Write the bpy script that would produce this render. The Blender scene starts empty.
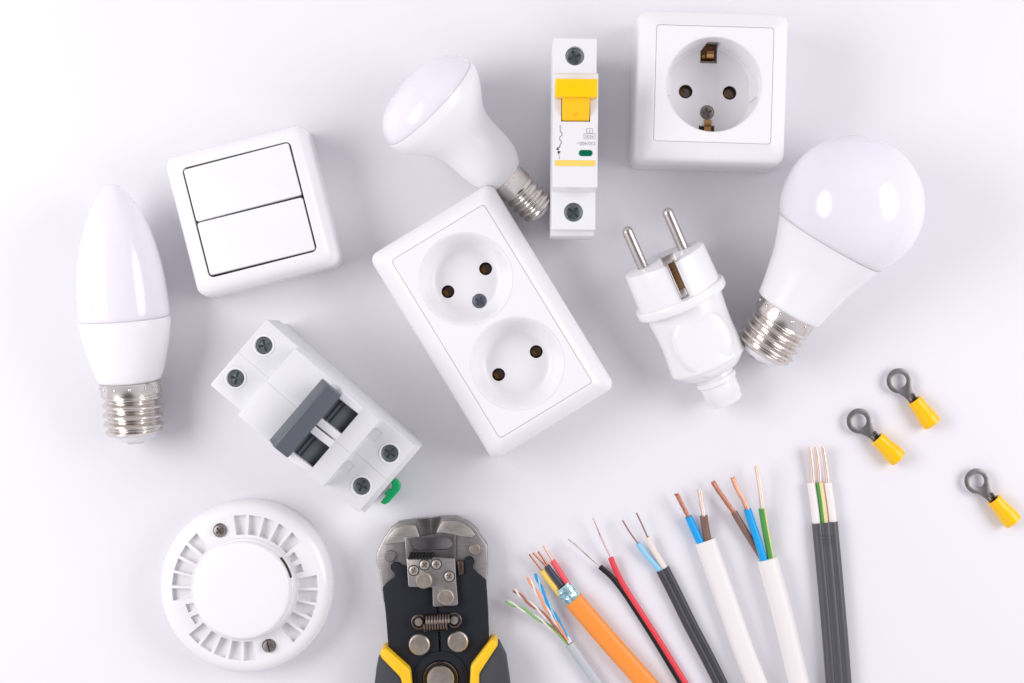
import bpy, bmesh, math, random
from mathutils import Vector, Matrix, Euler
random.seed(7)
PI = math.pi
S = 0.001                      # everything below is written in millimetres and scaled to metres at the end
scene = bpy.context.scene
COL = scene.collection

# ------------------------------------------------------------------ camera
CAMH = 700.0                   # mm above the table
K = 2.25                       # photo pixels per mm on the table
cd = bpy.data.cameras.new('camera')
cam = bpy.data.objects.new('camera', cd)
COL.objects.link(cam)
cam.location = (0, 0, CAMH * S)
cd.sensor_width = 36
cd.lens = 36 * CAMH / (1024 / K)
cd.clip_start = 0.01
cd.clip_end = 50
scene.camera = cam

# ------------------------------------------------------------------ world: a white studio, dimmer round the camera
w = bpy.data.worlds.new('World'); scene.world = w; w.use_nodes = True
nt = w.node_tree; nt.nodes.clear()
tc = nt.nodes.new('ShaderNodeTexCoord'); sx = nt.nodes.new('ShaderNodeSeparateXYZ')
cr = nt.nodes.new('ShaderNodeValToRGB'); bg = nt.nodes.new('ShaderNodeBackground'); wo = nt.nodes.new('ShaderNodeOutputWorld')
nt.links.new(tc.outputs['Generated'], sx.inputs[0]); nt.links.new(sx.outputs['Z'], cr.inputs[0])
nt.links.new(cr.outputs[0], bg.inputs[0]); nt.links.new(bg.outputs[0], wo.inputs[0])
e = cr.color_ramp.elements
e[0].position = 0.0; e[0].color = (0.80, 0.78, 0.86, 1)
e[1].position = 1.0; e[1].color = (0.10, 0.09, 0.09, 1)
m1 = e.new(0.45); m1.color = (0.80, 0.78, 0.86, 1)
m2 = e.new(0.84); m2.color = (0.66, 0.64, 0.70, 1)
m3 = e.new(0.925); m3.color = (0.16, 0.14, 0.145, 1)
bg.inputs[1].default_value = 1.0

# ------------------------------------------------------------------ two softboxes, left and right of the table
def softbox(loc, target, sx_, sy_, power, col):
    l = bpy.data.lights.new('softbox', 'AREA'); l.shape = 'ELLIPSE'; l.size = sx_; l.size_y = sy_
    l.energy = power; l.color = col
    o = bpy.data.objects.new('softbox', l); COL.objects.link(o)
    o.location = loc
    o.rotation_euler = (Vector(target) - Vector(loc)).to_track_quat('-Z', 'Y').to_euler()
    return o
softbox((-0.64, 0.07, 0.56), (-0.04, 0, 0), 0.66, 0.42, 4.0, (1.0, 0.985, 0.985))
softbox((0.70, 0.10, 0.54), (0.04, 0, 0), 0.68, 0.42, 3.5, (1.0, 0.985, 0.985))

scene.view_settings.view_transform = 'Standard'
scene.view_settings.look = 'None'
scene.view_settings.exposure = 0.0
scene.view_settings.gamma = 1.0
scene.view_settings.use_curve_mapping = False

# ------------------------------------------------------------------ materials
MATS = {}
def mat(name, col, rough=0.4, metal=0.0, bump=0.0, bscale=400.0, var=0.03, coat=0.0, sss=0.0, stretch=None, trans=0.0, spec=0.5):
    if name in MATS: return MATS[name]
    m = bpy.data.materials.new(name); m.use_nodes = True
    n = m.node_tree; b = n.nodes['Principled BSDF']
    b.inputs['Metallic'].default_value = metal
    b.inputs['Specular IOR Level'].default_value = spec
    b.inputs['Coat Weight'].default_value = coat
    b.inputs['Coat Roughness'].default_value = 0.08
    if sss:
        b.inputs['Subsurface Weight'].default_value = sss
        b.inputs['Subsurface Radius'].default_value = (1.0, 0.95, 1.0)
        b.inputs['Subsurface Scale'].default_value = 0.004
    if trans: b.inputs['Transmission Weight'].default_value = trans
    t = n.nodes.new('ShaderNodeTexCoord'); mp = n.nodes.new('ShaderNodeMapping'); n.links.new(t.outputs['Object'], mp.inputs[0])
    if stretch: mp.inputs['Scale'].default_value = stretch
    no = n.nodes.new('ShaderNodeTexNoise'); no.inputs['Scale'].default_value = bscale; no.inputs['Detail'].default_value = 4
    n.links.new(mp.outputs[0], no.inputs['Vector'])
    no2 = n.nodes.new('ShaderNodeTexNoise'); no2.inputs['Scale'].default_value = 35.0; no2.inputs['Detail'].default_value = 3
    n.links.new(t.outputs['Object'], no2.inputs['Vector'])
    mx = n.nodes.new('ShaderNodeMix'); mx.data_type = 'RGBA'
    mx.inputs['A'].default_value = (*[c * (1 - var) for c in col], 1); mx.inputs['B'].default_value = (*[min(1, c * (1 + var)) for c in col], 1)
    ad = n.nodes.new('ShaderNodeMath'); ad.operation = 'MULTIPLY_ADD'; ad.inputs[1].default_value = 0.5
    hf = n.nodes.new('ShaderNodeMath'); hf.operation = 'MULTIPLY'; hf.inputs[1].default_value = 0.5
    n.links.new(no2.outputs['Fac'], hf.inputs[0])
    n.links.new(no.outputs['Fac'], ad.inputs[0]); n.links.new(hf.outputs[0], ad.inputs[2])
    n.links.new(ad.outputs[0], mx.inputs['Factor']); n.links.new(mx.outputs['Result'], b.inputs['Base Color'])
    rm = n.nodes.new('ShaderNodeMapRange'); rm.inputs['To Min'].default_value = max(0.02, rough * 0.85); rm.inputs['To Max'].default_value = min(1, rough * 1.15)
    n.links.new(no.outputs['Fac'], rm.inputs['Value']); n.links.new(rm.outputs[0], b.inputs['Roughness'])
    if bump:
        bu = n.nodes.new('ShaderNodeBump'); bu.inputs['Strength'].default_value = bump; bu.inputs['Distance'].default_value = 0.00003
        n.links.new(no.outputs['Fac'], bu.inputs['Height']); n.links.new(bu.outputs[0], b.inputs['Normal'])
    MATS[name] = m
    return m
WHITE = mat('white_plastic', (0.84, 0.832, 0.842), 0.24, var=0.008)
PANEL = mat('panel_plastic', (0.83, 0.82, 0.833), 0.33, var=0.008)
SHELL = mat('lamp_shell_plastic', (0.84, 0.835, 0.845), 0.32, var=0.01, sss=0.2)
DOME = mat('frosted_lamp_dome', (0.795, 0.777, 0.825), 0.12, var=0.01, sss=0.6)
MCBW = mat('breaker_plastic', (0.70, 0.705, 0.712), 0.42, bump=0.12, bscale=1500, var=0.02)
MCBY = mat('breaker_white_plastic', (0.79, 0.785, 0.80), 0.35, bump=0.08, bscale=1500, var=0.01)
YEL = mat('yellow_plastic', (0.93, 0.58, 0.0), 0.3, var=0.03, bump=0.05)
YELS = mat('amber_sleeve_plastic', (0.95, 0.54, 0.0), 0.3, var=0.03, bump=0.05)
YELT = mat('yellow_toggle_plastic', (0.93, 0.54, 0.0), 0.35, var=0.02)
YELP = mat('pale_yellow_print', (0.88, 0.62, 0.13), 0.5, var=0.02)
GRN = mat('green_lens', (0.0, 0.13, 0.06), 0.2, var=0.1)
GRNC = mat('green_clip_plastic', (0.0, 0.42, 0.13), 0.35, var=0.05)
TOG = mat('slate_toggle_plastic', (0.095, 0.105, 0.125), 0.38, var=0.06, bump=0.1, bscale=1200)
TOGD = mat('dark_slot_plastic', (0.10, 0.11, 0.13), 0.4, var=0.06)
INK = mat('black_ink', (0.08, 0.07, 0.10), 0.6)
INKG = mat('grey_ink', (0.32, 0.30, 0.36), 0.6)
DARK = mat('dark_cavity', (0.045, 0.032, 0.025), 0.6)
GAP = mat('dark_gap', (0.10, 0.09, 0.09), 0.7)
NICK = mat('nickel_plating', (0.73, 0.685, 0.64), 0.19, 1.0, var=0.05, bump=0.05, bscale=300)
PINM = mat('pin_nickel', (0.60, 0.56, 0.53), 0.33, 1.0, var=0.06, bump=0.05)
BRASS = mat('brass', (0.62, 0.36, 0.14), 0.3, 1.0, var=0.15)
BRASSD = mat('dark_brass', (0.22, 0.12, 0.06), 0.4, 1.0, var=0.2)  # darker, browner brass
SCR = mat('zinc_screw', (0.32, 0.37, 0.39), 0.35, 1.0, var=0.35, bump=2.5, bscale=700)
SCRB = mat('blue_zinc_screw', (0.42, 0.48, 0.58), 0.3, 1.0, var=0.2, bump=0.2, bscale=600)
SCRL = mat('steel_screw', (0.42, 0.38, 0.35), 0.35, 1.0, var=0.2, bump=0.2, bscale=600)
SOCK = mat('white_insulator', (0.80, 0.79, 0.82), 0.35)
TIN = mat('tinned_copper_terminal', (0.30, 0.285, 0.285), 0.42, 1.0, var=0.2, bump=1.5, bscale=500)
STEEL = mat('brushed_steel', (0.37, 0.35, 0.345), 0.44, 1.0, var=0.2, bump=2.5, bscale=300, stretch=(1, 6, 1))
STEELD = mat('ground_steel', (0.25, 0.24, 0.24), 0.38, 1.0, var=0.15, bump=0.3, bscale=300, stretch=(5, 1, 1))
STEELL = mat('bright_cutter_steel', (0.55, 0.51, 0.48), 0.42, 1.0, var=0.15, bump=2.5, bscale=300, stretch=(1, 7, 1))
RIV = mat('rivet_steel', (0.58, 0.52, 0.45), 0.40, 1.0, var=0.25, bump=3.0, bscale=350)
BLK = mat('black_powder_coat', (0.014, 0.016, 0.021), 0.62, var=0.2, bump=3.0, spec=0.22, bscale=1400)
STEELK = mat('dark_gap_steel', (0.15, 0.145, 0.145), 0.42, 1.0, var=0.2, bump=1.5)  # steel darkened to carry the shade of the gap between the jaws
BLKM = mat('blackened_teeth', (0.012, 0.012, 0.012), 0.7, spec=.2)
GRIP = mat('grey_rubber_grip', (0.055, 0.057, 0.065), 0.6, spec=0.3, var=0.12, bump=0.5, bscale=900)
YELG = mat('yellow_rubber_grip', (0.90, 0.54, 0.01), 0.45, var=0.05, bump=0.3)
SPRD = mat('dark_bronze', (0.13, 0.09, 0.07), 0.4, 1.0, var=0.3, bump=2)
SPR = mat('spring_steel', (0.17, 0.135, 0.12), 0.25, 1.0, var=0.15)
COP = mat('copper', (0.86, 0.50, 0.35), 0.34, 1.0, var=0.12)
COPD = mat('dark_copper', (0.58, 0.27, 0.18), 0.34, 1.0, var=0.25, bscale=200)
COPP = mat('pale_copper', (0.95, 0.74, 0.64), 0.32, 1.0, var=0.1)
TINW = mat('tinned_wire', (0.55, 0.48, 0.46), 0.3, 1.0, var=0.15)
PNKW = mat('pinkish_tinned_wire', (0.66, 0.46, 0.42), 0.3, 1.0, var=0.2)
BRW = mat('brown_wire', (0.30, 0.17, 0.13), 0.3, 1.0, var=0.2)
def ins(name, c, r=0.42, **k): return mat(name, c, r, var=0.03, bump=0.15, bscale=500, **k)
I_BLUE = ins('blue_insulation', (0.0, 0.36, 0.80)); I_BRN = ins('brown_insulation', (0.21, 0.115, 0.085))
I_GRN = ins('green_insulation', (0.08, 0.30, 0.06)); I_YEL = ins('yellow_insulation', (0.90, 0.62, 0.12))
I_YGR = ins('yellow_stripe_insulation', (0.72, 0.74, 0.25)); I_WHT = ins('white_insulation', (0.84, 0.80, 0.77))
I_CRM = ins('cream_insulation', (0.83, 0.74, 0.66)); I_LBL = ins('light_blue_insulation', (0.28, 0.60, 0.82))
I_RED = ins('red_insulation', (0.78, 0.05, 0.07)); I_RED2 = ins('coral_red_insulation', (0.85, 0.10, 0.13))
I_BLK = ins('black_insulation', (0.012, 0.011, 0.012), spec=0.3); I_BLK2 = ins('navy_black_insulation', (0.045, 0.045, 0.075))
I_ORG = ins('orange_stripe_insulation', (0.86, 0.36, 0.17)); I_PEACH = ins('peach_insulation', (0.86, 0.62, 0.40))
I_GRN2 = ins('pair_green_insulation', (0.22, 0.50, 0.14)); I_BRN2 = ins('pair_brown_insulation', (0.40, 0.14, 0.09))
I_BLU2 = ins('pair_blue_insulation', (0.02, 0.33, 0.68))
S_WHT = ins('white_sheath', (0.82, 0.79, 0.765), 0.45); S_ORG = ins('orange_sheath', (0.92, 0.30, 0.045), 0.42)
S_GRY = ins('pale_grey_sheath', (0.50, 0.53, 0.56), 0.4); S_DRK = ins('dark_grey_sheath', (0.052, 0.052, 0.060), 0.42, spec=0.4)
S_DRK2 = ins('slate_grey_sheath', (0.078, 0.078, 0.086), 0.36, spec=0.5)
FOIL = mat('blue_foil', (0.50, 0.80, 0.93), 0.16, 0.7, var=0.3, bscale=200)
TABLE = mat('table_paper', (0.788, 0.779, 0.816), 0.62, var=0.004, bump=0.03, bscale=1800)

# ------------------------------------------------------------------ geometry helpers (mm)
def P(px, py, h=0.0):
    s = (CAMH - h) / CAMH / K
    return Vector(((px - 512) * s, (341.5 - py) * s, h))
def link_mesh(name, me, m, parent=None, ang=35, bevel=0.0, bseg=2):
    o = bpy.data.objects.new(name, me); COL.objects.link(o)
    mats = m if isinstance(m, (list, tuple)) else [m]
    if not me.materials:
        for x in mats: me.materials.append(x)
    if parent: o.parent = parent
    if bevel:
        b = o.modifiers.new('b', 'BEVEL'); b.width = bevel; b.segments = bseg; b.limit_method = 'ANGLE'; b.angle_limit = math.radians(30)
        bake(o)
    if ang is not None:
        o.data.shade_smooth(); o.data.set_sharp_from_angle(angle=math.radians(ang))
    return o
def bake(o):
    dg = bpy.context.evaluated_depsgraph_get(); dg.update()
    me = bpy.data.meshes.new_from_object(o.evaluated_get(dg), preserve_all_data_layers=True, depsgraph=dg)
    old = o.data; o.modifiers.clear(); o.data = me; me.name = o.name
    if old.users == 0: bpy.data.meshes.remove(old)
def cut(o, cutters, ang=35):
    tmp = []
    for g in cutters:
        c = bpy.data.objects.new('cutter', g.mesh('cutter')); COL.objects.link(c); c.parent = o.parent; c.matrix_basis = o.matrix_basis.copy()
        tmp.append(c)
        b = o.modifiers.new('x', 'BOOLEAN'); b.operation = 'DIFFERENCE'; b.solver = 'EXACT'; b.object = c
    bpy.context.view_layer.update()
    bake(o)
    for c in tmp:
        me = c.data; bpy.data.objects.remove(c); bpy.data.meshes.remove(me)
    o.data.shade_smooth(); o.data.set_sharp_from_angle(angle=math.radians(ang))
    return o
class G:
    def __init__(s): s.v = []; s.f = []; s.mi = []
    def add(s, vs, fs, M=None, mi=0):
        n = len(s.v)
        s.v += [tuple(M @ Vector(v)) if M else tuple(v) for v in vs]
        s.f += [tuple(i + n for i in f) for f in fs]; s.mi += ([mi] * len(fs) if isinstance(mi, int) else mi)
        return s
    def box(s, x0, x1, y0, y1, z0, z1, M=None, mi=0):
        vs = [(x, y, z) for z in (z0, z1) for x, y in ((x0, y0), (x1, y0), (x1, y1), (x0, y1))]
        return s.add(vs, [(3, 2, 1, 0), (4, 5, 6, 7), (0, 1, 5, 4), (1, 2, 6, 5), (2, 3, 7, 6), (3, 0, 4, 7)], M, mi)
    def lathe(s, prof, seg=64, M=None, axis='z', sx=1, sy=1, mi=0):
        """prof: (r, t) along the axis; closed at both ends when r = 0"""
        vs = []; fs = []; rings = []
        for r, t in prof:
            if r <= 1e-6:
                rings.append([len(vs)]); vs.append((0, 0, t))
            else:
                rings.append(list(range(len(vs), len(vs) + seg)))
                vs += [(r * sx * math.cos(2 * PI * k / seg), r * sy * math.sin(2 * PI * k / seg), t) for k in range(seg)]
        for a, b in zip(rings, rings[1:]):
            for k in range(seg):
                k2 = (k + 1) % seg
                if len(a) == 1 and len(b) == 1: break
                if len(a) == 1: fs.append((a[0], b[k2], b[k])) 
                elif len(b) == 1: fs.append((a[k], a[k2], b[0]))
                else: fs.append((a[k], a[k2], b[k2], b[k]))
        if axis == 'y':            # lathe axis along +Y: x=x, y=t, z=-y
            vs = [(v[0], v[2], -v[1]) for v in vs]
        return s.add(vs, fs, M, mi)
    def prism(s, poly, z0, z1, M=None, mi=0):
        a = sum(p[0] * q[1] - q[0] * p[1] for p, q in zip(poly, poly[1:] + poly[:1]))
        if a < 0: poly = poly[::-1]
        n = len(poly)
        vs = [(x, y, z0) for x, y in poly] + [(x, y, z1) for x, y in poly]
        fs = [tuple(range(n))[::-1], tuple(range(n, 2 * n))] + [(k, (k + 1) % n, n + (k + 1) % n, n + k) for k in range(n)]
        return s.add(vs, fs, M, mi)
    def loft(s, levels, M=None, seg=8):
        """levels: (z, half_x, half_y, corner_radius), closed with end caps"""
        vs = []; fs = []; n = 0
        for z, hx, hy, r in levels:
            pts = rrect(hx, hy, r, seg); n = len(pts); vs += [(x, y, z) for x, y in pts]
        for l in range(len(levels) - 1):
            for k in range(n):
                k2 = (k + 1) % n
                fs.append((l * n + k, l * n + k2, (l + 1) * n + k2, (l + 1) * n + k))
        fs.append(tuple(range(n))[::-1]); fs.append(tuple(range((len(levels) - 1) * n, len(levels) * n)))
        return s.add(vs, fs, M)
    def sweep(s, path, sec, seg_mats=None, caps=True, scale=None, mi=0):
        """sec: (u, w) points, u to the side, w up"""
        n = len(sec); vs = []; fs = []; ms = []
        for i, p in enumerate(path):
            a = path[max(0, i - 1)]; b = path[min(len(path) - 1, i + 1)]
            T = (b - a).normalized(); side = T.cross(Vector((0, 0, 1)))
            side = side.normalized() if side.length > 1e-4 else Vector((1, 0, 0))
            up = side.cross(T)
            k = scale(i / (len(path) - 1)) if scale else 1
            vs += [tuple(p + side * u * k + up * w_ * k) for u, w_ in sec]
        for i in range(len(path) - 1):
            for j in range(n):
                j2 = (j + 1) % n
                fs.append((i * n + j, (i + 1) * n + j, (i + 1) * n + j2, i * n + j2)); ms.append(seg_mats[j] if seg_mats else mi)
        if caps:
            fs.append(tuple(range(n))); ms.append(mi); fs.append(tuple(range((len(path) - 1) * n, len(path) * n))[::-1]); ms.append(mi)
        return s.add(vs, fs, None, ms)
    def mesh(s, name):
        me = bpy.data.meshes.new(name); me.from_pydata(s.v, [], s.f)
        me.polygons.foreach_set('material_index', s.mi)
        bm = bmesh.new(); bm.from_mesh(me); bmesh.ops.recalc_face_normals(bm, faces=bm.faces); bm.to_mesh(me); bm.free()
        me.update(); return me
    def build(s, name, m, parent=None, ang=35, bevel=0.0, bseg=2):
        return link_mesh(name, s.mesh(name), m, parent, ang, bevel, bseg)
def rrect(hx, hy, r, seg=8, cx=0, cy=0):
    out = []
    for qx, qy, a0 in ((1, 1, 0), (-1, 1, 90), (-1, -1, 180), (1, -1, 270)):
        for k in range(seg + 1):
            a = math.radians(a0 + 90 * k / seg)
            out.append((cx + qx * (hx - r) + r * math.cos(a), cy + qy * (hy - r) + r * math.sin(a)))
    return out
def circ(r, n=12, cx=0, cy=0, ky=1): return [(cx + r * math.cos(2 * PI * k / n), cy + ky * r * math.sin(2 * PI * k / n)) for k in range(n)]
def T(x, y, z): return Matrix.Translation((x, y, z))
def cyl(x, y, r, z0, z1, seg=48): return G().lathe([(0, z0), (r, z0), (r, z1), (0, z1)], seg, T(x, y, 0))
def smooth(pts, n=8):
    pts = [Vector(p) for p in pts]
    if len(pts) == 2: return [pts[0].lerp(pts[1], k / n) for k in range(n + 1)]
    out = []; q = [pts[0] * 2 - pts[1]] + pts + [pts[-1] * 2 - pts[-2]]
    for i in range(1, len(q) - 2):
        a, b, c, d = q[i - 1:i + 3]
        for k in range(n):
            t = k / n
            out.append(0.5 * (2 * b + (c - a) * t + (2 * a - 5 * b + 4 * c - d) * t * t + (3 * b - a - 3 * c + d) * t ** 3))
    out.append(pts[-1]); return out
def thing(name, loc, rz=0.0, label='', cat='', group=None, euler=None):
    o = bpy.data.objects.new(name, None); COL.objects.link(o); o.empty_display_size = 5
    o.location = loc; o.rotation_euler = euler if euler else (0, 0, rz)
    o['label'] = label; o['category'] = cat
    if group: o['group'] = group
    return o
def axis_euler(a, b):
    y = (b - a).normalized(); x = y.cross(Vector((0, 0, 1))).normalized(); z = x.cross(y)
    return Matrix((x, y, z)).transposed().to_euler()
def part_label(o, l): o['label'] = l; return o
def text_mesh(txt, size, M):
    c = bpy.data.curves.new('t', 'FONT'); c.body = txt; c.size = size; c.align_x = 'CENTER'; c.align_y = 'CENTER'; c.extrude = 0.03
    o = bpy.data.objects.new('t', c); COL.objects.link(o)
    dg = bpy.context.evaluated_depsgraph_get(); dg.update()
    me = bpy.data.meshes.new_from_object(o.evaluated_get(dg)); bpy.data.objects.remove(o); bpy.data.curves.remove(c)
    me.materials.clear(); g = G(); g.add([tuple(v.co) for v in me.vertices], [tuple(p.vertices) for p in me.polygons], M)
    bpy.data.meshes.remove(me); return g
def screw_head(name, r, x, y, z, m, parent, rot=0.4, dome=0.25, slot=0.17, depth=1.5, cross=True):
    """round head with a cross recess, top at z"""
    o = G().lathe([(0, z - 2), (r, z - 2), (r, z - dome - 0.15), (r * .94, z - dome * .8), (r * .6, z - dome * .2), (0, z)], 40, T(x, y, 0)).build(name, m, parent)
    M = T(x, y, 0) @ Matrix.Rotation(rot, 4, 'Z'); a = r * .7; b = r * slot
    pg = [(-a, -b), (-b, -b), (-b, -a), (b, -a), (b, -b), (a, -b), (a, b), (b, b), (b, a), (-b, a), (-b, b), (-a, b)] if cross else [(-a * 1.3, -b), (a * 1.3, -b), (a * 1.3, b), (-a * 1.3, b)]
    return cut(o, [G().prism(pg, z - depth, z + 1, M)])

# ------------------------------------------------------------------ table
tb = G().box(-900, 900, -900, 900, -20, 0).build('table_surface', TABLE, None, None)
tb['kind'] = 'structure'

# ------------------------------------------------------------------ light bulbs
def thread_cap(parent, t0, t1, r, turns, collar, R_end, flip=1.0):
    """screw cap: contact insulator at t0, thread t0+.., smooth collar to collar"""
    seg = 72; nt_ = int(turns * 14); ta = t0 + (t1 - t0) * 0.0
    vs = []; fs = []
    for i in range(nt_ + 1):
        t = ta + (t1 - ta) * i / nt_
        for k in range(seg):
            th = 2 * PI * k / seg
            ph = (t - ta) / (t1 - ta) * turns - flip * k / seg
            fade = min(1, i / 6, (nt_ - i) / 6)
            rr = r - (0.085 * r) * (1 + math.cos(2 * PI * ph)) * fade - (0.05 * r) * (1 - fade)
            vs.append((rr * math.cos(th), t, rr * math.sin(th)))
    for i in range(nt_):
        for k in range(seg):
            k2 = (k + 1) % seg
            fs.append((i * seg + k, i * seg + k2, (i + 1) * seg + k2, (i + 1) * seg + k))
    g = G().add(vs, fs)
    g.lathe([(r * .95, t1), (r * 1.0, t1 + .4), (r * 1.0, collar - .8), (r * 1.03, collar), (r * .9, collar + .3)], seg, axis='y')
    g.lathe([(r * .95, ta), (r * .9, ta - r * .06), (r * .72, ta - r * .14)], seg, axis='y')
    cap = g.build('screw_cap', NICK, parent, 50)
    G().lathe([(r * .78, ta - r * .08), (r * .70, ta - r * .20), (r * .50, ta - r * .32), (R_end, ta - r * .34)], 48, axis='y').build('insulator', SOCK, cap, 60)
    G().lathe([(R_end, ta - r * .33), (R_end * .85, ta - r * .41), (0, ta - r * .44)], 32, axis='y').build('contact', NICK, cap, 60)
    d = G()                      # punched dimples that lock the cap to the shell
    for k in range(12):
        a = 2 * PI * k / 12 + .2
        M = Matrix.Rotation(a, 4, 'Y') @ T(0, collar - r * .16, r * 1.0)
        d.lathe([(r * .07, -r * .03), (r * .05, r * .015), (0, r * .025)], 12, M)
    d.build('dimple', NICK, cap, 60)
    return cap
def prof_smooth(pts, n=6):
    p = smooth([(a, b, 0) for a, b in pts], n); return [(max(0, v.x), v.y) for v in p]

# candle bulb
A = P(136.0, 444.0, 12.7); B = P(112.2, 184.5, 25.5); L = (B - A).length
t = thing('candle_bulb', A, label='candle shaped white bulb at far left beside the wall switch', cat='light bulb', euler=axis_euler(A, B), group='LED light bulbs')
k = L / 111.0
sh = G().lathe([(0, 27.2 * k)] + prof_smooth([(12.6, 27.2 * k), (13.6, 28.4 * k), (15.3, 33 * k), (17.6, 42 * k), (19.2, 50 * k), (19.5, 54 * k)]) + [(18.6, 54.3 * k), (0, 54.3 * k)], 96, axis='y').build('shell', SHELL, t, 40)
G().lathe([(18.4, 54.1 * k)] + prof_smooth([(19.1, 54.4 * k), (19.35, 58 * k), (18.9, 68 * k), (17.4, 79 * k), (14.6, 90 * k), (10.8, 99.5 * k), (6.6, 106.5 * k), (3.6, 109.8 * k), (1.4, 110.9 * k)]) + [(0, 111 * k)], 96, axis='y').build('dome', DOME, t, 60)
thread_cap(t, 5.9, 21.5 * k, 13.0, 3.9, 27.0 * k, 4.2)

# reflector bulb
A = P(543.0, 213.5, 8.2); B = P(407.5, 82.0, 34.0); L = (B - A).length
t = thing('reflector_bulb', A, label='white mushroom shaped reflector bulb with narrow screw cap behind the double socket corner', cat='light bulb', euler=axis_euler(A, B), group='LED light bulbs')
k = L / 84.0
G().lathe([(0, 24.5 * k)] + prof_smooth([(8.8, 24.5 * k), (9.4, 25.3 * k), (11.8, 30 * k), (12.9, 36 * k), (13.1, 43 * k), (13.7, 49 * k), (15.7, 54 * k), (19.9, 59.5 * k), (23.5, 65 * k), (24.5, 68 * k), (24.7, 70.5 * k)]) + [(24.0, 71 * k), (0, 71 * k)], 96, axis='y').build('shell', SHELL, t, 40)
G().lathe([(24.1, 70.8 * k)] + prof_smooth([(24.4, 71.2 * k), (23.9, 74 * k), (21.6, 78 * k), (16.5, 81.6 * k), (9, 83.6 * k), (3, 84 * k)]) + [(0, 84 * k)], 96, axis='y').build('dome', DOME, t, 60)
thread_cap(t, 3.2, 17.0 * k, 8.0, 4.0, 24.3 * k, 2.6)

# round bulb
A = P(756.8, 360.5, 12.4); C = P(851.8, 207.0, 30.2); ax = (C - A).normalized(); L = (C - A).length
t = thing('globe_bulb', A, label='large round-headed white bulb with nickel screw cap beside the white plug', cat='light bulb', euler=axis_euler(A, C), group='LED light bulbs')
R = 30.3; ts = L - 17.6
G().lathe([(0, 26.2)] + prof_smooth([(14.2, 26.2), (15.0, 27.2), (15.9, 32), (17.2, 38), (19.2, 46), (21.8, 53), (24.6, ts)]) + [(24.0, ts + .2), (0, ts + .2)], 96, axis='y').build('shell', SHELL, t, 40)
a0 = math.asin(-17.3 / R)
G().lathe([(23.8, ts + .1)] + [(R * math.cos(a0 + (PI / 2 - a0) * i / 36) if i < 36 else 0, L + R * math.sin(a0 + (PI / 2 - a0) * i / 36)) for i in range(37)], 96, axis='y').build('dome', DOME, t, 60)
thread_cap(t, 5.9, 20.6, 13.4, 3.9, 26.4, 4.2)

# ------------------------------------------------------------------ double rocker switch
RZ = math.radians(14.2)
t = thing('wall_switch', P(252.2, 211.0, 24) - Vector((0, 0, 24)), RZ, 'square white surface switch with two wide rocker keys', 'light switch')
h = 31
o = G().loft([(0, 30.5, 30.5, 4), (1, 31, 31, 4.2), (20, 31.2, 31.2, 5), (24.5, 31, 31, 5), (27, 30.3, 30.3, 5), (29, 28.9, 28.9, 4.6), (30.4, 27.0, 27.0, 4), (31, 25.1, 25.2, 3.2), (31.1, 24.1, 24.4, 2.4)], seg=8).build('frame', WHITE, t)
cut(o, [G().prism(rrect(23.75, 24.1, 2.3), 24, 40)])
G().prism(rrect(23.5, 23.5, 2.1), 23.0, 24.6).build('base_plate', GAP, t)
for s in (1, -1):
    vs = []
    # a rocker key, gently tilted about its centre line
    hx, hy = 22.98, 11.44
    pts = rrect(hx, hy, 1.0, 6)
    Mk = T(0, s * 11.84, 0)
    g = G(); n = len(pts)
    lv = [(-5, 0), (0.0, 0), (0.35, .12), (0.5, .5)]
    vv = []
    for dz, inset in lv:
        for x, y in pts:
            fx = (hx - inset) / hx; fy = (hy - inset) / hy
            tilt = (-0.03 * y * s - (.25 if s < 0 else 0)) if dz >= 0 else 0
            curve = -0.0018 * (x * x) * 0
            vv.append((x * fx, y * fy, 31.0 + dz + tilt + curve))
    ff = []
    for l in range(3):
        for q in range(n):
            q2 = (q + 1) % n; ff.append((l * n + q, l * n + q2, (l + 1) * n + q2, (l + 1) * n + q))
    ff.append(tuple(range(n))[::-1]); ff.append(tuple(range(3 * n, 4 * n)))
    g.add(vv, ff, T(-.04, .16, 0) @ Mk @ Matrix.Rotation(math.radians(.35 * s), 4, 'Z')); g.build('rocker', PANEL, t)

# ------------------------------------------------------------------ sockets
def pin_contact(x, y, z, parent, r=2.9):
    o = G().lathe([(r, z), (r, z - 8), (r * .8, z - 8), (r * .78, z)], 32, T(x, y, 0)).build('contact_sleeve', BRASSD, parent)
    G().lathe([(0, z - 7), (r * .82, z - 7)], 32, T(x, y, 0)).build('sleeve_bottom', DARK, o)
    G().box(x - r * .72, x - r * .1, y - r * .55, y + r * .55, z - 7, z - 3.5).build('contact_blade', BRASS, o)

# earthed single socket
t = thing('earthed_socket', P(710.6, 88.4, 30) - Vector((0, 0, 30)), math.radians(-1.7), 'square white single socket with brass earth clips in its deep round well', 'power socket', 'white surface mounted sockets')
H = 36.5
o = G().loft([(0, 31.6, 31.9, 3.5), (.8, 32.0, 32.3, 3.8), (29, 31.7, 32.0, 4), (33, 31.4, 31.7, 4), (34.6, 30.9, 31.2, 4), (35.8, 29.8, 30.0, 3.6), (38, 27.7, 27.5, 3), (39.7, 25.7, 25.5, 2.2), (40.4, 25.1, 24.9, 1.8), (40.5, 25.0, 24.8, 1.7)], seg=6).build('frame', WHITE, t)
cut(o, [G().prism(rrect(24.65, 24.45, 1.5), 37, 50), cyl(0, 0, 21.5, 14, 50)])
o = G().loft([(37.1, 24.5, 24.3, 1.4), (40.4, 24.5, 24.3, 1.4), (40.7, 24.2, 24.0, 1.2)], seg=6).build('face_panel', PANEL, t)
cut(o, [cyl(0, 0, 20.2, 20, 55, 96)])
floor = 20.0
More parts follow.
